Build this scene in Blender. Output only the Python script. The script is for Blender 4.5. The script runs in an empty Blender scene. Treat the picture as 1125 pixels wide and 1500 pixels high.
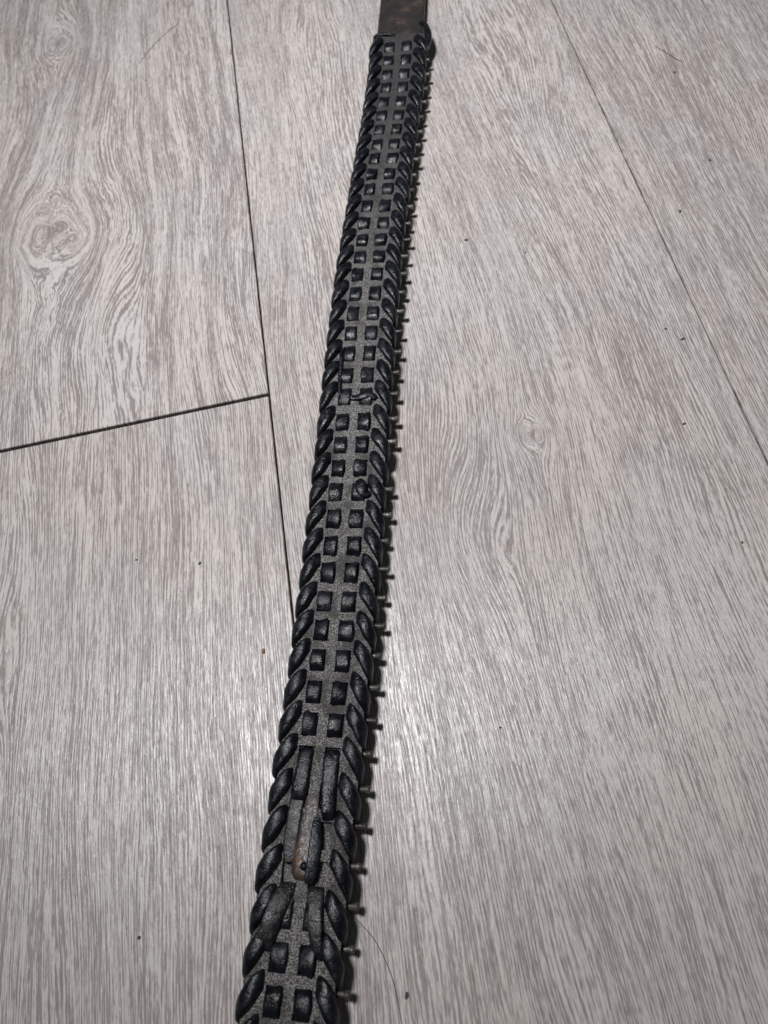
import bpy, math, random
from mathutils import Vector, Matrix
random.seed(7)
scene = bpy.context.scene
C = scene.collection
H = 0.3266

# ------------------------------------------------------------ camera
cam_d = bpy.data.cameras.new('camera')
cam = bpy.data.objects.new('camera', cam_d); C.objects.link(cam)
R = Matrix(((0.97902, 0.19885, 0.04443), (-0.15599, 0.87179, -0.46439), (-0.13107, 0.44772, 0.88452)))
cam.matrix_world = Matrix.Translation((0, 0, H)) @ R.to_4x4()
cam_d.sensor_fit = 'AUTO'; cam_d.sensor_width = 36.0; cam_d.lens = 26.4
cam_d.clip_start = 0.01; cam_d.clip_end = 50
cam_d.dof.use_dof = True; cam_d.dof.focus_distance = 0.352; cam_d.dof.aperture_fstop = 13
scene.camera = cam

# ------------------------------------------------------------ light
world = bpy.data.worlds.new('World'); scene.world = world; world.use_nodes = True
bg = world.node_tree.nodes['Background']
bg.inputs[0].default_value = (0.92, 0.95, 1.0, 1); bg.inputs[1].default_value = 0.055

def area(name, loc, target, size, power, col):
    l = bpy.data.lights.new(name, 'AREA'); l.shape = 'DISK'; l.size = size; l.energy = power; l.color = col
    o = bpy.data.objects.new(name, l); C.objects.link(o); o.location = loc
    o.rotation_euler = (Vector(target) - Vector(loc)).to_track_quat('-Z', 'Y').to_euler()
    return o
lamp = area('ceiling_lamp', (-0.31, 0.42, 1.5), (0.02, 0.44, 0), 0.28, 3.75, (0.98, 0.975, 1.0))
lamp.data.spread = math.radians(62)

scene.view_settings.view_transform = 'Standard'; scene.view_settings.look = 'None'
scene.view_settings.exposure = 0.0; scene.view_settings.gamma = 1.0
scene.view_settings.use_curve_mapping = False

# ------------------------------------------------------------ node helper
class NT:
    def __init__(s, name):
        s.m = bpy.data.materials.new(name); s.m.use_nodes = True
        s.t = s.m.node_tree; s.n = s.t.nodes; s.b = s.n['Principled BSDF']
    def L(s, a, b): s.t.links.new(a, b)
    def put(s, sock, v):
        if isinstance(v, bpy.types.NodeSocket): s.L(v, sock)
        else: sock.default_value = v
    def math(s, op, a, b=0.0, c=0.0, clamp=False):
        n = s.n.new('ShaderNodeMath'); n.operation = op; n.use_clamp = clamp
        s.put(n.inputs[0], a); s.put(n.inputs[1], b); s.put(n.inputs[2], c); return n.outputs[0]
    def add(s, a, b): return s.math('ADD', a, b)
    def sub(s, a, b): return s.math('SUBTRACT', a, b)
    def mul(s, a, b): return s.math('MULTIPLY', a, b)
    def comb(s, x, y, z=0.0):
        n = s.n.new('ShaderNodeCombineXYZ'); s.put(n.inputs[0], x); s.put(n.inputs[1], y); s.put(n.inputs[2], z); return n.outputs[0]
    def noise(s, vec, scale=1.0, detail=2.0, rough=0.5):
        n = s.n.new('ShaderNodeTexNoise'); s.put(n.inputs['Vector'], vec); n.inputs['Scale'].default_value = scale
        n.inputs['Detail'].default_value = detail; n.inputs['Roughness'].default_value = rough; return n.outputs['Fac']
    def ramp(s, v, lo, hi, a=0.0, b=1.0):
        n = s.n.new('ShaderNodeMapRange'); n.interpolation_type = 'SMOOTHSTEP'
        s.put(n.inputs['Value'], v); n.inputs['From Min'].default_value = lo; n.inputs['From Max'].default_value = hi
        n.inputs['To Min'].default_value = a; n.inputs['To Max'].default_value = b; return n.outputs[0]
    def mix(s, f, a, b):
        n = s.n.new('ShaderNodeMix'); n.data_type = 'RGBA'
        s.put(n.inputs[0], f)
        for i, v in ((6, a), (7, b)):
            s.put(n.inputs[i], v if isinstance(v, bpy.types.NodeSocket) else (*v, 1)); 
        return n.outputs[2]
    def bump(s, h, dist, strength=1.0, normal=None):
        n = s.n.new('ShaderNodeBump'); n.inputs['Distance'].default_value = dist; n.inputs['Strength'].default_value = strength
        s.L(h, n.inputs['Height'])
        if normal is not None: s.L(normal, n.inputs['Normal'])
        return n.outputs[0]
    def obj(s):
        n = s.n.new('ShaderNodeTexCoord'); return n.outputs['Object']
    def xyz(s, v):
        n = s.n.new('ShaderNodeSeparateXYZ'); s.L(v, n.inputs[0]); return n.outputs

# ------------------------------------------------------------ floor planks
def plank_mat(seed, knots, warp=1.0, light=0.0, fig=1.0, soft=.14, arches=()):
    """limed oak print: two-tone streaks that follow a grain field bent round knots. coordinates in mm."""
    k = NT('limed_oak'); o = k.xyz(k.obj())
    x = k.mul(o[0], 1000.0); y = k.mul(o[1], 1000.0)
    def N(sx, sy, z, det=2.0, xx=None):
        return k.noise(k.comb(k.mul(xx if xx is not None else x, sx), k.mul(y, sy), z + seed*7.3), 1.0, det)
    w1 = k.sub(N(.012, .0028, 1.0, 1.0), .5)
    w2 = k.sub(N(.040, .008, 2.0, 1.0), .5)
    w3 = k.sub(N(.30, .05, 3.0, 2.0), .5)
    F = k.add(x, k.add(k.mul(w1, 55*warp), k.add(k.mul(w2, 9*warp), k.mul(w3, .6))))
    kd = None
    for (kx, ky, a, e) in knots:
        du = k.sub(x, kx); dv = k.mul(k.sub(y, ky), e)
        wob = k.mul(k.sub(N(.09, .09, 4.0, 2.0), .5), a*.9)
        du2 = k.add(du, wob)
        r2 = k.add(k.mul(du2, du2), k.mul(dv, dv))
        F = k.sub(F, k.math('DIVIDE', k.mul(du2, a*a*1.6), k.add(r2, a*a*.18)))
        near = k.math('DIVIDE', a*a*.12, k.add(r2, a*a*.12))
        kd = near if kd is None else k.math('MAXIMUM', kd, near)
    for (ax, ay, amp, sx, sy) in arches:
        du = k.mul(k.sub(x, ax), 1/sx); dv = k.mul(k.sub(y, ay), 1/sy)
        du = k.add(du, k.mul(k.sub(N(.04, .012, 14.0, 1.0), .5), 1.2))
        F = k.add(F, k.mul(k.math('EXPONENT', k.mul(k.add(k.mul(du, du), k.mul(dv, dv)), -1.0)), amp))
    # broad figure bands, then streaks, then pores
    band = N(.13, .007, 5.0, 2.0, F)
    streak = N(1.0, .024, 6.0, 3.0, F)
    fine = N(2.5, .065, 7.0, 2.0, F)
    pore = N(2.6, .13, 8.0, 2.0, F)
    patch = N(.018, .006, 9.0, 2.0)
    ringp = k.mul(F, 2*math.pi/1.25)
    ring = k.math('MULTIPLY_ADD', k.math('SINE', k.add(ringp, k.mul(N(.25, .02, 13.0, 2.0, F), 9.0))), .5, .5)
    chop = N(1.2, .22, 10.0, 2.0)
    v = k.add(k.mul(band, .30*fig), k.add(k.mul(streak, .70), k.add(k.mul(fine, .75), k.add(k.mul(chop, .42), k.mul(ring, .16)))))
    v = k.sub(v, .5*(.30*fig+.70+.75+.42+.16) - .5)
    v = k.add(v, k.mul(k.sub(patch, .5), .12))
    tone = k.ramp(v, .5 - soft - light, .5 + soft - light)
    por = k.ramp(pore, .56, .68)
    hue = N(.02, .012, 11.0, 2.0)
    dark = k.mix(k.ramp(hue, .35, .65), (.262, .226, .210), (.260, .232, .219))
    lit = k.mix(k.ramp(hue, .35, .65), (.560, .515, .482), (.545, .515, .492))
    col = k.mix(tone, dark, lit)
    col = k.mix(k.mul(por, .42), col, (.185, .168, .160))
    if kd is not None:
        col = k.mix(k.mul(k.ramp(kd, .35, 1.0), .55), col, (.17, .125, .110))
    k.L(col, k.b.inputs['Base Color'])
    gl = N(.35, .35, 12.0, 3.0)
    ro = k.add(k.ramp(tone, 0, 1, .37, .31), k.mul(k.sub(gl, .5), .15))
    k.L(ro, k.b.inputs['Roughness'])
    k.b.inputs['Specular IOR Level'].default_value = .5
    ht = k.add(k.mul(tone, .5), k.sub(k.mul(fine, 1.0), k.mul(por, 1.3)))
    peb = k.noise(k.comb(k.mul(x, 1.1), k.mul(y, .55), 3.3), 1.0, 2.0)
    ht = k.add(ht, k.mul(peb, .8))
    k.L(k.bump(ht, .00016, .50), k.b.inputs['Normal'])
    return k.m

def simple(name, col, rough, spec=.5, metal=0.0):
    k = NT(name); k.b.inputs['Base Color'].default_value = (*col, 1); k.b.inputs['Roughness'].default_value = rough
    k.b.inputs['Specular IOR Level'].default_value = spec; k.b.inputs['Metallic'].default_value = metal; return k.m

def mesh_obj(name, verts, faces, mat, parent=None, smooth=True):
    me = bpy.data.meshes.new(name); me.from_pydata([tuple(v) for v in verts], [], faces); me.validate(); me.update()
    me.materials.append(mat)
    if smooth: me.polygons.foreach_set('use_smooth', [True]*len(me.polygons))
    o = bpy.data.objects.new(name, me); C.objects.link(o)
    if parent is not None: o.parent = parent
    return o

under = simple('underlay', (.012, .012, .011), .8)
floor = mesh_obj('floor', [(-1.4, -1.2, -.0032), (1.4, -1.2, -.0032), (1.4, 2.6, -.0032), (-1.4, 2.6, -.0032)], [(0, 1, 2, 3)], under, None, False)
floor['kind'] = 'structure'

mat_lb = plank_mat(1, [(-201, 424, 17, .62), (-188, 414, 9, .8), (-206, 640, 10, .5)], 1.25, .01, 1.8, .075, [(-158, 335, 9, 13, 60), (-172, 520, 6, 12, 80)])
mat_lf = plank_mat(2, [], .8, .015, .8, .11, [(-222, 120, 13, 14, 60)])
mat_mid = plank_mat(3, [(64, 198, 6, .6)], .95, .02, .8, .12, [(24, 150, 12, 14, 42), (-38, 420, 8, 10, 110)])
mat_r = plank_mat(4, [(255, 330, 10, .4)], .7, -.01, .8, .15)
mat_o = plank_mat(5, [], 1.0, 0.0, 1.0)

def plank(x0, x1, y0, y1, mat, g=.0006, ge=.0011):
    x0 += g; x1 -= g; y0 += ge; y1 -= ge
    b = .0004; z = 0
    v = [(x0, y0, -.003), (x1, y0, -.003), (x1, y1, -.003), (x0, y1, -.003),
         (x0, y0, -b), (x1, y0, -b), (x1, y1, -b), (x0, y1, -b),
         (x0+b*.7, y0+b*.7, z), (x1-b*.7, y0+b*.7, z), (x1-b*.7, y1-b*.7, z), (x0+b*.7, y1-b*.7, z)]
    f = []
    for a in (0, 4):
        for i in range(4):
            j = (i+1) % 4; f.append((a+i, a+j, a+4+j, a+4+i))
    f.append((8, 9, 10, 11))
    return mesh_obj('plank', v, f, mat, floor, False)
XA, XB = -.0670, .1660
W = XB - XA
plank(XA-W, XA, .257, 1.54, mat_lb)
plank(XA-W, XA, -1.026, .257, mat_lf)
plank(XA, XB, -.35, .933, mat_mid, .0004)
plank(XA, XB, .933, 2.216, mat_o, .0004)
plank(XB, XB+W, -.62, .663+.3, mat_r, .0004)
plank(XB, XB+W, .963, 2.246, mat_o, .0004)
plank(XA-2*W, XA-W, -.6, .683, mat_o); plank(XA-2*W, XA-W, .683, 1.966, mat_mid)
plank(XB+W, XB+2*W, -.2, 1.083, mat_o); plank(XB+W, XB+2*W, -1.1, -.2, mat_lf)
plank(XA-3*W, XA-2*W, -.9, .383, mat_lf); plank(XB+2*W, XB+3*W, -.5, .783, mat_lf)
plank(XA, XB, -1.15, -.35, mat_lf, .0004); plank(XB, XB+W, -1.15, -.62, mat_lf, .0004)

# ------------------------------------------------------------ leather materials
def lace_mat(name='black_lace_leather', base=(.0030, .0037, .0062), hi=(.007, .009, .0145), rough=.33, wear=.10):
    k = NT(name); o = k.obj()
    n1 = k.noise(o, 260, 3); n2 = k.noise(o, 1500, 3); n3 = k.noise(o, 90, 2)
    col = k.mix(k.ramp(n1, .42, .68), base, hi)
    sc = k.ramp(k.noise(o, 520, 4, .65), .60, .72)
    col = k.mix(k.mul(sc, wear), col, (.10, .085, .07))
    k.L(col, k.b.inputs['Base Color'])
    k.L(k.add(k.ramp(n1, .3, .7, rough-.09, rough+.12), k.mul(sc, .1)), k.b.inputs['Roughness'])
    k.b.inputs['Specular IOR Level'].default_value = .42
    h = k.add(k.mul(n2, .35), k.add(k.mul(n1, .9), k.mul(n3, 1.6)))
    k.L(k.bump(h, .0007, .8), k.b.inputs['Normal'])
    return k.m
M_lace = lace_mat()
M_thong = lace_mat('worn_thong_leather', (.006, .006, .0075), (.020, .0165, .0145), .38, .30)

def strap_mat():
    k = NT('grey_flesh_side_leather'); o = k.obj(); q = k.xyz(o)
    n1 = k.noise(o, 1700, 3, .7); n2 = k.noise(o, 110, 3); n3 = k.noise(o, 28, 2)
    sp = k.ramp(n1, .44, .62)
    col = k.mix(sp, (.060, .057, .055), (.40, .385, .37))
    # base colour gets darker toward the buckle end, with a noisy border
    end_dark = k.ramp(k.add(q[1], k.mul(k.sub(n3, .5), .16)), .02, .24)
    col = k.mix(k.mul(end_dark, .82), col, (.024, .0225, .022))
    col = k.mix(k.mul(k.ramp(n2, .46, .66), .65), col, (.040, .036, .033))
    k.L(col, k.b.inputs['Base Color'])
    k.L(k.ramp(n1, .35, .65, .60, .34), k.b.inputs['Roughness'])
    k.b.inputs['Specular IOR Level'].default_value = .45
    k.L(k.bump(k.add(n1, k.mul(n2, .4)), .0009, 1.0), k.b.inputs['Normal'])
    return k.m
M_strap = strap_mat()

def brown_mat(name, a, b, c, lim=(.50, .66), rough=.5):
    k = NT(name); o = k.obj()
    n = k.noise(o, 75, 4, .6); n1 = k.noise(o, 700, 3)
    col = k.mix(k.ramp(n, .38, .56), a, b); col = k.mix(k.ramp(n, *lim), col, c)
    k.L(col, k.b.inputs['Base Color']); k.L(k.ramp(n1, .3, .7, rough-.1, rough+.15), k.b.inputs['Roughness'])
    k.L(k.bump(k.add(n1, n), .0005, .8), k.b.inputs['Normal']); return k.m
M_billet = brown_mat('dark_brown_strap_leather', (.015, .013, .013), (.026, .020, .018), (.070, .046, .036), (.53, .68))
M_patch = brown_mat('rusty_patch_leather', (.020, .018, .018), (.045, .034, .030), (.085, .045, .030), (.50, .66), .38)
M_stud = brown_mat('aged_stud_metal', (.04, .038, .034), (.08, .076, .066), (.14, .13, .115), (.5, .7), .38)
M_stud.node_tree.nodes['Principled BSDF'].inputs['Metallic'].default_value = .25
M_brass = simple('brass', (.16, .085, .045), .5, .5, .5)

# ------------------------------------------------------------ belt frame
ROWS = [(50.76, 523.63), (47.72, 509.0), (44.35, 494.39), (41.0, 480.83), (37.31, 466.6), (33.76, 453.37), (30.06, 439.82), (26.44, 426.65), (22.9, 413.8), (19.15, 400.08), (15.69, 387.29), (11.92, 373.15), (8.4, 359.67), (5.05, 346.54), (1.67, 332.99), (-1.44, 320.22), (-4.74, 306.31), (-7.99, 292.33), (-11.07, 278.76), (-14.17, 264.84), (-17.18, 251.12), (-20.21, 237.18), (-23.41, 222.3), (-26.4, 208.41), (-29.26, 195.12), (-32.11, 181.97), (-35.26, 167.63), (-38.26, 154.14), (-41.37, 140.43), (-44.5, 126.88), (-47.64, 113.54), (-50.88, 100.13), (-54.25, 86.42), (-57.63, 72.94), (-61.07, 59.45), (-64.62, 45.69), (-68.25, 31.75), (-71.93, 17.67), (-75.56, 3.73), (-79.08, -10.06), (-82.52, -23.86)]
SC = .9859                     # strap top stands 12.5 mm off the floor
ROWS = [(x*SC, y*SC) for x, y in ROWS]
NR = len(ROWS)
def cpt(i):
    if i < 0:
        a, b = ROWS[0], ROWS[2]; return (a[0] - (b[0]-a[0])/2*(-i), a[1] - (b[1]-a[1])/2*(-i))
    if i >= NR:
        a, b = ROWS[-1], ROWS[-3]; t = i - NR + 1
        return (a[0] + (a[0]-b[0])/2*t, a[1] + (a[1]-b[1])/2*t)
    return ROWS[i]
def spine(r):
    i = math.floor(r); t = r - i
    p = [cpt(i-1), cpt(i), cpt(i+1), cpt(i+2)]
    out = []; d = []
    for c in (0, 1):
        a, b, e, f = (q[c] for q in p)
        out.append(.5*(2*b + (e-a)*t + (2*a-5*b+4*e-f)*t*t + (3*b-a-3*e+f)*t**3))
        d.append(.5*((e-a) + 2*(2*a-5*b+4*e-f)*t + 3*(3*b-a-3*e+f)*t*t))
    return out, d
def sc(r):                       # the laced part is a touch wider by the buckle end
    return 1.0 + .07*max(0, min(1, (5-r)/5))
def BP(r, t, z):
    """row, mm across (+ right seen from the camera), mm up -> world metres"""
    p, d = spine(r); L = math.hypot(*d); tx, ty = -d[1]/L, d[0]/L     # d points toward the viewer
    t = t*sc(r)*SC
    return Vector((p[0] + tx*t, p[1] + ty*t, z)) * .001

belt = bpy.data.objects.new('belt', None); C.objects.link(belt)
belt['label'] = 'long black and grey leather belt with laced edges, on grey planks'
belt['category'] = 'belt'
BASE = BP(22, 0, 0); belt.location = BASE
def bobj(name, verts, faces, mat, parent=None, smooth=True):
    o = mesh_obj(name, [v - BASE for v in verts], faces, mat, belt if parent is None else parent, smooth)
    return o

ZT = 12.5          # strap top
def dome(t): return -1.5*(abs(t)/17.2)**3.2

# strap with recessed slots for the lacing
def build_strap():
    r0, r1 = -.95, 44.0
    rl = []
    jit = {}
    for k in range(0, 44):
        jit[k] = random.uniform(-.025, .025)
    rset = set([r0, r1])
    marks = []
    for k in range(0, 44):
        j = jit[k]
        marks += [k-.68+j, k-.30+j, k-.36+j, k+.35+j, k-.12+j, k+.12+j, k+.30]
    marks = sorted(set([round(m, 4) for m in marks if r0 < m < r1] + [r0, r1]))
    # columns
    ts = [-17.2, -16.4, -14.5, -12.5, -11.3, -10.1, -9.0, -5.6, -2.2, 0, 2.2, 5.6, 9.0, 10.1, 11.3, 12.5, 14.5, 16.4, 17.2]
    V = []; idx = {}
    def vert(i, j, dz):
        key = (i, j, dz)
        if key not in idx:
            r, t = marks[i], ts[j]
            wob = .25*math.sin(r*2.1 + t) + .18*math.sin(r*5.3+1.3*t)
            tt = t + (.35*math.sin(r*1.7)*(1 if abs(t) > 15 else 0))
            idx[key] = len(V)
            V.append(BP(r, tt + .12*math.sin(r*7.7+t*3), ZT + dome(t) + .3*wob - dz))
        return idx[key]
    Fs = []; low = {}
    def is_slot(i, j):
        rm = (marks[i]+marks[i+1])/2; tm = (ts[j]+ts[j+1])/2
        for k in range(0, 44):
            jj = jit[k]
            if 2.2 < abs(tm) < 9.0 and k-.36+jj < rm < k+.35+jj: 
                return True
            if 10.1 < abs(tm) < 11.3 and k-.68+jj < rm < k-.30+jj: return True
        return False
    nI, nJ = len(marks)-1, len(ts)-1
    S = [[is_slot(i, j) for j in range(nJ)] for i in range(nI)]
    for i in range(nI):
        for j in range(nJ):
            d = 2.4 if S[i][j] else 0
            Fs.append((vert(i, j, d), vert(i+1, j, d), vert(i+1, j+1, d), vert(i, j+1, d)))
            if S[i][j]:
                for (di, dj, a, b) in ((-1, 0, (i, j), (i, j+1)), (1, 0, (i+1, j+1), (i+1, j)), (0, -1, (i+1, j), (i, j)), (0, 1, (i, j+1), (i+1, j+1))):
                    ii, jj2 = i+di, j+dj
                    if not (0 <= ii < nI and 0 <= jj2 < nJ) or not S[ii][jj2]:
                        Fs.append((vert(*a, 0), vert(*b, 0), vert(*b, 2.4), vert(*a, 2.4)))
    # outer wall and underside
    for j, flip in ((0, 0), (nJ, 1)):
        for i in range(nI):
            a, b = vert(i, j, 0), vert(i+1, j, 0); c, d = vert(i+1, j, 3.0), vert(i, j, 3.0)
            Fs.append((a, d, c, b) if not flip else (a, b, c, d))
    for i in (0, nI):
        for j in range(nJ):
            Fs.append((vert(i, j, 0), vert(i, j+1, 0), vert(i, j+1, 3.0), vert(i, j, 3.0)))
    for i in range(nI):
        Fs.append((vert(i, 0, 3.0), vert(i, nJ, 3.0), vert(i+1, nJ, 3.0), vert(i+1, 0, 3.0)))
    return bobj('strap', V, Fs, M_strap, None, False), jit
strap, JIT = build_strap()

# ------------------------------------------------------------ swept ribbons
def sweep(path, wid, thk, up=None, n=14, sub=5, exp=2.6, V=None, Fs=None, twist=None):
    """path: world points; wid/thk half sizes (m) per control point; up: normals per control point"""
    m = len(path)
    def cr(a, i, t):
        p0, p1, p2, p3 = a[max(i-1, 0)], a[i], a[i+1], a[min(i+2, m-1)]
        return (p1*2 + (p2-p0)*t + (p0*2-p1*5+p2*4-p3)*t*t + (p1*3-p0-p2*3+p3)*t**3)*.5
    pts, ups, ws, hs = [], [], [], []
    for i in range(m-1):
        for s in range(sub):
            t = s/sub
            pts.append(cr(path, i, t)); ups.append((up[i]*(1-t)+up[i+1]*t).normalized())
            ws.append(wid[i]*(1-t)+wid[i+1]*t); hs.append(thk[i]*(1-t)+thk[i+1]*t)
    pts.append(path[-1]); ups.append(up[-1].normalized()); ws.append(wid[-1]); hs.append(thk[-1])
    V = [] if V is None else V; Fs = [] if Fs is None else Fs
    b0 = len(V)
    for i, p in enumerate(pts):
        tg = (pts[min(i+1, len(pts)-1)] - pts[max(i-1, 0)]).normalized()
        sd = ups[i].cross(tg).normalized(); nn = tg.cross(sd).normalized()
        for k in range(n):
            a = 2*math.pi*k/n
            c, s = math.cos(a), math.sin(a)
            u = math.copysign(abs(c)**(2/exp), c); w = math.copysign(abs(s)**(2/exp), s)
            V.append(p + sd*(u*ws[i]) + nn*(w*hs[i]))
    for i in range(len(pts)-1):
        for k in range(n):
            a = b0+i*n+k; b = b0+i*n+(k+1) % n
            Fs.append((a, b, b+n, a+n))
    Fs.append(tuple(b0+k for k in range(n))[::-1]); e = b0+(len(pts)-1)*n
    Fs.append(tuple(e+k for k in range(n)))
    return V, Fs

MM = .001
def basis(r):
    _, d = spine(r); L = math.hypot(*d); return Vector((-d[1]/L, d[0]/L, 0)), Vector((d[0]/L, d[1]/L, 0))
def rib(pts, wid, thk, ups, name, mat, parent=None, n=14, sub=5, exp=2.6):
    P = [BP(*p) for p in pts]
    U = []
    for p, u in zip(pts, ups):
        T, D = basis(p[0]); U.append(T*u[0] + D*u[1] + Vector((0, 0, u[2])))
    V, Fs = sweep(P, [w*MM for w in wid], [h*MM for h in thk], U, n, sub, exp)
    return bobj(name, V, Fs, mat, parent)

def add_run(t, z, half, name):
    pts = [(r, t, z + (.5 if i % 2 else 0)) for i, r in enumerate([x*.5 - .8 for x in range(0, 90)])]
    return rib(pts, [half]*len(pts), [.6]*len(pts), [(0, 0, 1)]*len(pts), name, M_lace, None, 8, 2)

rnd = random.uniform
LONG = {34, 35, 36}              # rows where the pattern is broken by the splice
centre = {}
for s in (-1, 1):
    centre[s] = add_run(s*5.6, ZT-4.3, 2.6, 'centre_lace')
    for k in range(0, 44):
        if k in (34, 35, 36, 37, 38): continue
        j = JIT[k]; c = s*5.6 + rnd(-.25, .25); pk = ZT + rnd(.6, 1.5); tw = rnd(-.03, .03)
        wv = rnd(2.95, 3.4); sk = rnd(-.35, .35)
        pts = [(k-.375+j, c, ZT-2.0), (k-.32+j, c-sk*.4, ZT-.6), (k-.17+j, c-sk*.6, pk-rnd(.1, .5)), (k+.02+j+tw, c+rnd(-.15, .15), pk), (k+.18+j, c+sk*.6, pk-rnd(.2, .6)), (k+.315+j, c+sk*.4, ZT-.8), (k+.365+j, c, ZT-2.0)]
        a = rnd(-.22, .22)
        rib(pts, [wv-.25, wv-.15, wv, wv+.1, wv, wv-.15, wv-.3], [.85]*7, [(a, 0, 1)]*7, 'centre_stitch', M_lace, centre[s], 16, 4, rnd(2.4, 3.2))
edge = {}
for s in (-1, 1):
    edge[s] = add_run(s*13.5, ZT-4.2, 2.4, 'edge_lace')
    for k in range(-0, 45):
        g = [rnd(-.03, .03) for _ in range(6)]; o = rnd(-.3, .35); jj = JIT.get(k, 0)
        pts = [(k-.50+jj, s*9.9, ZT-2.0), (k-.50+jj, s*10.6, ZT-.4), (k-.43+g[0], s*11.9, ZT+.75), (k-.22+g[1], s*14.1, ZT+1.0+g[5]*6),
               (k+.02+g[2]*1.5, s*(16.1+o*.5), ZT+.35+g[5]*8), (k+.22+g[3], s*(17.5+o), ZT-1.2), (k+.36, s*(17.8+o), ZT-3.0), (k+.43, s*17.0, ZT-4.6), (k+.47, s*14.5, ZT-5.0)]
        w = rnd(2.85, 3.2)
        rib(pts, [2.9, 3.0, 2.95, w+.1, w+.1, w, w-.1, w-.3, w-.4], [.7, .9, 1.3, 1.75, 1.85, 1.7, 1.4, .9, .7],
            [(s*.2, 0, .6), (-s*.8, 0, .6), (-s*.35, 0, 1), (s*.1, -.05, 1), (s*.55, .1, 1), (s*1, .1, .45), (s*1, 0, -.15), (s*.6, 0, -1), (0, 0, -1)],
            'edge_stitch', M_lace, edge[s], 18, 4, 2.4)

# ------------------------------------------------------------ studs along the underside
def stud(k, s):
    r = k - .33 + rnd(-.03, .03); z = 6.9 + .4*math.sin(k*1.9); V = []; Fs = []
    T, D = basis(r); t1 = 22.1 if s > 0 else 18.6
    if s > 0: t1 += rnd(-1.2, .3)
    t0 = 13.0; n = 12; q0 = rnd(.9, 1.12)
    prof = [(t0, .0), (t0, 1.3*q0), (t1-3.3, 1.35*q0), (t1-2.4, 1.3*q0), (t1-1.8, 1.4*q0), (t1-1.2, 1.6*q0), (t1-.6, 1.65*q0), (t1-.2, 1.4*q0), (t1+.05, .9*q0), (t1+.15, 0)]
    for (t, rad) in prof:
        c = BP(r, s*t/sc(r)/SC, z)
        for i in range(n):
            a = 2*math.pi*i/n
            V.append(c + (D*math.cos(a) + Vector((0, 0, 1))*math.sin(a))*rad*MM)
    for i in range(len(prof)-1):
        for q in range(n):
            a = i*n+q; b = i*n+(q+1) % n
            Fs.append((a, b, b+n, a+n) if s > 0 else (a, a+n, b+n, b))
    return bobj('stud', V, Fs, M_stud)
for k in range(1, 43):
    if k not in (24,): stud(k, 1)
    stud(k, -1)

# ------------------------------------------------------------ splice: long laces, patch, thong ends
rib([(33.70, -5.4, ZT-1.5), (33.78, -5.4, ZT-.3), (34.1, -5.6, ZT+.7), (34.55, -5.9, ZT+1.2), (34.9, -6.1, ZT+1.1), (35.08, -6.2, ZT+.3), (35.12, -6.2, ZT-.8)],
    [2.5, 2.7, 3.0, 3.3, 3.3, 3.1, 2.8], [.8, .9, 1.0, 1.2, 1.1, .9, .7], [(0, 0, 1)]*7, 'centre_stitch', M_lace, centre[-1], 16, 5, 3)
rib([(33.72, 5.7, ZT-1.5), (33.8, 5.7, ZT-.3), (34.2, 5.7, ZT+.8), (34.7, 6.1, ZT+1.0), (35.1, 6.6, ZT+1.6), (35.4, 7.0, ZT+1.4), (35.58, 7.1, ZT+.2)],
    [2.8, 3.0, 3.3, 3.1, 2.8, 2.7, 2.2], [.8, .9, 1.0, 1.1, 1.3, 1.2, .7], [(0, 0, 1), (0, 0, 1), (0, 0, 1), (.1, 0, 1), (.2, 0, 1), (.2, 0, 1), (.2, 0, 1)], 'centre_stitch', M_lace, centre[1], 16, 5, 3)
# flattened end of the left lace, dull and trodden
rib([(35.10, -6.6, ZT-.2), (35.5, -6.8, ZT+.15), (36.0, -7.0, ZT+.2), (36.4, -6.9, ZT+.1), (36.75, -6.2, ZT-.4)],
    [2.9, 3.0, 2.9, 2.8, 2.2], [.5]*5, [(0, 0, 1)]*5, 'thong_end', M_thong, None, 12, 5, 4)

def tongue():
    """tapered splice tongue with a raised rounded foot, cut line on both sides"""
    secs = [(35.0, 2.3, -.4, .3), (35.3, 3.2, -.3, .5), (35.7, 4.3, -.1, .8), (36.1, 5.3, .2, 1.1), (36.45, 5.8, .3, 1.5), (36.75, 5.9, .3, 1.9), (37.0, 5.2, .2, 1.9), (37.12, 3.8, .1, 1.2), (37.16, 2.2, 0, .1)]
    V = []; Fs = []; nn = 13
    for (r, hw, c, h) in secs:
        for i in range(nn):
            u = -1 + 2*i/(nn-1)
            prof = (1-abs(u)**5)
            z = ZT - .3 + h*prof + .25*math.sin(u*6+r*9)
            V.append(BP(r, c+hw*u, z))
    for a in range(len(secs)-1):
        for i in range(nn-1):
            q = a*nn+i; Fs.append((q, q+nn, q+nn+1, q+1))
    return bobj('splice_patch', V, Fs, M_patch)
patch = tongue()
rib([(35.55, 2.6, ZT+.3), (35.8, 3.0, ZT+1.2), (36.2, 3.4, ZT+1.7), (36.7, 3.4, ZT+2.1), (37.05, 2.9, ZT+1.6), (37.2, 2.6, ZT+.3)],
    [1.2, 1.9, 2.3, 2.3, 2.1, 1.5], [.4, .7, .8, .8, .7, .4], [(.2, 0, 1)]*6, 'thong_end', lace_mat('blue_black_thong', (.008, .010, .014), (.024, .027, .032), .34, .3), None, 14, 5, 3)
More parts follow.
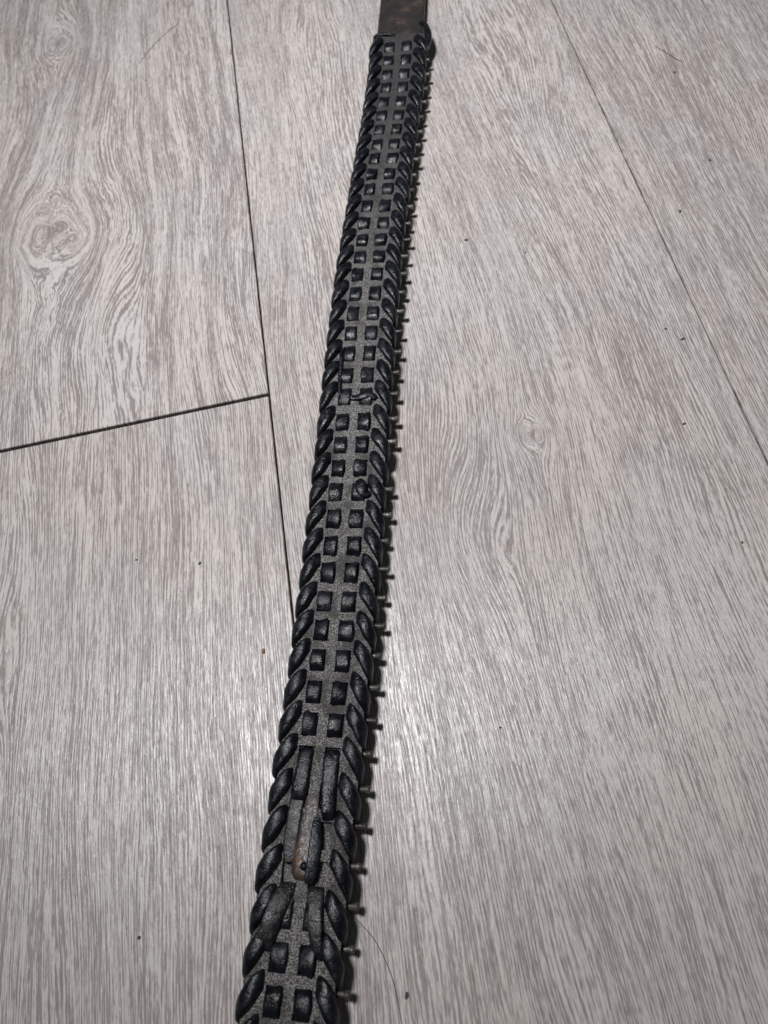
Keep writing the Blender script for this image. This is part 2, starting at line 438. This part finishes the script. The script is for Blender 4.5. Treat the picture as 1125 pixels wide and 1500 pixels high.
# rivet with torn brass rim
def lathe(prof, r, t, z, name, mat, parent, n=16):
    V = []; Fs = []; c = BP(r, t, z)
    for (rad, h) in prof:
        for i in range(n):
            a = 2*math.pi*i/n; V.append(c + Vector((rad*math.cos(a), rad*math.sin(a), h))*MM)
    for i in range(len(prof)-1):
        for q in range(n):
            a = i*n+q; b = i*n+(q+1) % n; Fs.append((a, b, b+n, a+n))
    V2 = [v - BASE for v in V]
    return mesh_obj(name, V2, Fs, mat, parent)
lathe([(1.7, -.8), (1.8, .1), (1.6, .4), (1.1, .35), (.95, 0), (.7, -.3), (0, -.35)], 36.72, -1.6, ZT+1.5, 'rivet', M_brass, patch)
lathe([(1.6, -.6), (1.6, .2), (1.3, .9), (.6, 1.3), (0, 1.35)], 36.80, .2, ZT+1.8, 'rivet', M_lace, patch)

# loose thong ends below the splice
def strip(secs, name, mat, th=.8):
    """secs: (r, t_left, t_right, z_left, z_right)"""
    V = []; Fs = []; nn = 7
    for (r, a, b, za, zb) in secs:
        for i in range(nn):
            u = i/(nn-1); e = (1-abs(2*u-1)**4)*.35
            V.append(BP(r, a+(b-a)*u, za+(zb-za)*u+e))
        for i in range(nn):
            u = 1-i/(nn-1)
            V.append(BP(r, a+(b-a)*u, za+(zb-za)*u-th))
    m = 2*nn
    for s_ in range(len(secs)-1):
        for i in range(m):
            q = s_*m+i; q2 = s_*m+(i+1) % m
            Fs.append((q, q+m, q2+m, q2))
    Fs.append(tuple(range(m))); e = (len(secs)-1)*m; Fs.append(tuple(e+i for i in range(m))[::-1])
    o = bobj(name, V, Fs, mat)
    bv = o.modifiers.new('soft', 'BEVEL'); bv.width = .00022; bv.segments = 2; bv.limit_method = 'ANGLE'; bv.angle_limit = .9
    return o
strip([(37.22, -8.5, -2.2, ZT-.6, ZT-.8), (37.4, -9.6, -2.4, ZT+1.0, ZT+.3), (37.8, -12.0, -4.0, ZT+2.6, ZT+1.5), (38.2, -13.2, -6.0, ZT+3.1, ZT+1.9), (38.6, -14.4, -7.6, ZT+2.6, ZT+1.5), (38.88, -13.8, -8.8, ZT+1.2, ZT+.8)], 'thong_end', M_thong)
strip([(37.25, 2.5, 8.8, ZT-.8, ZT-.6), (37.45, 2.5, 9.0, ZT+.6, ZT+.9), (37.9, 3.4, 9.6, ZT+1.8, ZT+2.3), (38.3, 4.8, 10.4, ZT+2.3, ZT+2.9), (38.65, 6.6, 11.0, ZT+2.2, ZT+2.5), (38.95, 9.2, 11.2, ZT+1.1, ZT+1.2)], 'thong_end', M_thong)
for s in (-1, 1):
    c = s*5.3
    rib([(37.3, c, ZT-1.8), (37.4, c, ZT-.9), (37.7, c, ZT-.2), (38.0, c, ZT+.1), (38.25, c, ZT-.2), (38.36, c, ZT-1.8)], [2.9]*6, [.8]*6, [(0, 0, 1)]*6, 'centre_stitch', M_lace, centre[s], 14, 4, 3)
    for k in (34, 35):           # covered slot edges
        pass

# extra thongs caught in the lacing (rows 19-21 and 25)
rib([(18.6, -10.4, ZT-.6), (18.9, -9.9, ZT+.6), (19.5, -9.2, ZT+.9), (20.2, -9.0, ZT+.9), (20.7, -8.6, ZT+.8), (21.0, -7.8, ZT+.6)],
    [.7, 1.0, 1.1, 1.1, 1.0, .7], [.6]*6, [(0, 0, 1)]*6, 'thong_end', M_lace, None, 12, 4, 2.4)
rib([(20.98, -4.2, ZT+.2), (21.02, -2.4, ZT+.7), (21.06, 0, ZT+.6), (21.04, 2.6, ZT+1.0), (20.98, 5.6, ZT+1.3), (21.0, 8.6, ZT+1.0), (21.1, 11.0, ZT+.4)],
    [1.1, 1.6, 1.5, 2.0, 2.4, 1.9, 1.5], [.6, .6, .6, .8, .9, .8, .6], [(0, 0, 1)]*7, 'thong_end', M_lace, None, 12, 5, 2.4)
rib([(24.55, 5.2, ZT+.8), (24.75, 6.8, ZT+2.0), (25.0, 7.6, ZT+2.2), (25.12, 9.4, ZT+1.5), (25.05, 10.6, ZT+.6), (25.0, 11.4, ZT+.1)],
    [1.8, 2.8, 2.7, 1.8, 1.4, 1.0], [.7, 1.1, 1.0, .7, .6, .5], [(0, 0, 1)]*6, 'thong_end', M_lace, None, 14, 5, 2.3)

def face():
    V = []; Fs = []; rs = [-.5 + i*.5 for i in range(0, 89)]
    sec = [(-14, 8.9), (14, 8.9), (14.6, 8.2), (14.6, 1.2), (13.6, .2), (-13.6, .2), (-14.6, 1.2), (-14.6, 8.2)]
    for r in rs:
        for t, z in sec: V.append(BP(r, t, z))
    m = len(sec)
    for a in range(len(rs)-1):
        for i in range(m):
            q = a*m+i; q2 = a*m+(i+1) % m; Fs.append((q, q+m, q2+m, q2))
    Fs.append(tuple(range(m))); e = (len(rs)-1)*m; Fs.append(tuple(e+i for i in range(m))[::-1])
    return bobj('face_layer', V, Fs, M_billet, None, False)
face()
# plain strap running out of the top of the frame, under the laced one
def plain():
    V = []; Fs = []
    ts = [-15.4, -15.0, -14.0, -8, 0, 8, 14.0, 15.0, 15.4]
    rs = [-.3*i + 1.0 for i in range(0, 46)]
    nt = len(ts)
    for r in rs:
        for i, t in enumerate(ts):
            z = 8.6 + (-.8 if i in (0, nt-1) else (-.2 if i in (1, nt-2) else 0)) - (.8 if r > -.9 else 0) + .15*math.sin(r+t*.2)
            V.append(BP(r, t - .3, z))
        V.append(BP(r, 15.4, 4.6)); V.append(BP(r, -15.7, 4.6))
    m = nt+2
    for a in range(len(rs)-1):
        for i in range(m):
            q = a*m+i; q2 = a*m+(i+1) % m
            Fs.append((q, q2, q2+m, q+m))
    return bobj('plain_strap', V, Fs, M_billet)
plain()
# loop of lace bulging past the right edge where the lacing is tied off
rib([(-2.0, 13.0, 9.0), (-1.95, 14.8, 10.2), (-1.6, 17.3, 10.4), (-1.0, 19.2, 10), (-.4, 19.2, 10), (.1, 17.2, 11.0), (.3, 14.5, 12.6)],
    [.9, 1.3, 1.9, 2.3, 2.3, 1.9, 1.2], [.8, 1.1, 1.8, 2.6, 2.6, 1.8, 1.0], [(.2, 0, 1)]*7, 'tie_loop', M_lace, None, 14, 5, 2.4)
# raised front edge of the laced strap at the join
rib([(-.92, -17.0, ZT-.6), (-.95, -14, ZT+.9), (-.95, -10, ZT+1.1), (-.9, -6, ZT+.8), (-.85, -2.5, ZT+.1)],
    [.9, 1.2, 1.3, 1.1, .8], [.8, .9, .9, .8, .6], [(0, 0, 1)]*5, 'tie_loop', M_lace, None, 12, 5, 2.4)

# ------------------------------------------------------------ litter on the floor
M_hair = simple('dark_hair', (.03, .024, .02), .45)
M_dirt = simple('dark_crumb', (.065, .055, .05), .8)
M_tan = simple('tan_crumb', (.20, .13, .05), .8)
def hair(pts, rad, label):
    P = [Vector((x, y, z))*MM for x, y, z in pts]
    o0 = P[0].copy(); o0.z = 0
    V, Fs = sweep([p-o0 for p in P], [rad*MM]*len(P), [rad*MM]*len(P), [Vector((0, 0, 1))]*len(P), 6, 5, 2)
    o = mesh_obj('hair', V, Fs, M_hair); o.location = o0; o['label'] = label; o['category'] = 'hair'; o['group'] = 'hairs on the floor'
hair([(-107, 629, .3), (-119, 618, .5), (-130, 604, .4), (-139, 589, .2)], .11, 'short curved dark hair on the pale plank at upper left')
hair([(-58, 4, .4), (-53.6, -2.2, .4), (-48.9, -8.5, .5), (-45.5, -16.8, .5), (-43.4, -26.3, .4), (-43.0, -40, .3), (-44, -52, .2)], .10, 'long curved dark hair running out from the belt at lower right')
hair([(216, 474, .2), (221, 462, .5), (226, 452, .2)], .14, 'fine short hair on the far right plank near the top')
def crumb(x, y, size, label, mat=M_dirt, kind='crumb', stretch=1.0, rot=0.0):
    size *= .85; rg = random.Random(int(x*10+y)); V = []; Fs = []; n, m = 9, 6
    for i in range(m+1):
        ph = math.pi*i/m
        for j in range(n):
            th = 2*math.pi*j/n; q = size*(1+rg.uniform(-.3, .3))*(math.sin(ph) if 0 < i < m else 0)
            a, b = q*math.cos(th)*stretch, q*math.sin(th)
            V.append(Vector((a*math.cos(rot)-b*math.sin(rot), a*math.sin(rot)+b*math.cos(rot), size*.45*(1+math.cos(ph))))*MM)
    for i in range(m):
        for j in range(n):
            a = i*n+j; b = i*n+(j+1) % n; Fs.append((a, a+n, b+n, b))
    o = mesh_obj(kind, V, Fs, mat, None, False); o.location = (x*MM, y*MM, 0)
    o['label'] = label; o['category'] = kind; o['group'] = 'dirt specks on the floor'
crumb(-110.2, 163.9, .75, 'dark blue-grey crumb left of the belt, below the cross seam', simple('blue_crumb', (.03, .034, .05), .7), stretch=1.4, rot=1)
crumb(-142.6, 172.8, .5, 'tiny crumb farther left of the blue-grey one, below the cross seam', stretch=1.6)
crumb(-82.3, 113.1, .95, 'tan crumb close beside the left edge of the belt', M_tan, stretch=1.5, rot=1.5)
crumb(-142, 6.4, .8, 'dark round crumb alone at lower left of the floor')
crumb(59.7, 338.1, .9, 'dark crumb on the middle plank right of the belt, upper half', stretch=1.4)
crumb(181.6, 324.2, .8, 'dark hooked crumb just right of the right seam', stretch=1.8, rot=1.2)
crumb(211.4, 359.2, .75, 'dark crumb with a fibre beside it on the right plank')
crumb(153.1, 236.2, .7, 'flat dark crumb near the right seam, longer one of two', stretch=2.0)
crumb(147, 244.9, .7, 'small dark crumb near the right seam, above the longer one')
crumb(218.7, 443.7, .9, 'dark speck by the fine hair on the right plank')
crumb(15.9, 60, .55, 'black speck in the bright patch right of the belt')
crumb(136.7, 186.2, .7, 'dark speck near the right seam, halfway down the picture', stretch=1.6)
crumb(140.2, 119.9, .6, 'dark speck at the right side below the seam')
crumb(-39.6, -28.2, .8, 'dark jagged crumb at the bottom right of the belt by the long hair', stretch=1.7, rot=1.2)
crumb(90.4, 318.6, .6, 'dark speck on the middle plank right of the larger crumb')
crumb(-134, 565.8, .7, 'tiny dark speck near the curved hair at upper left')
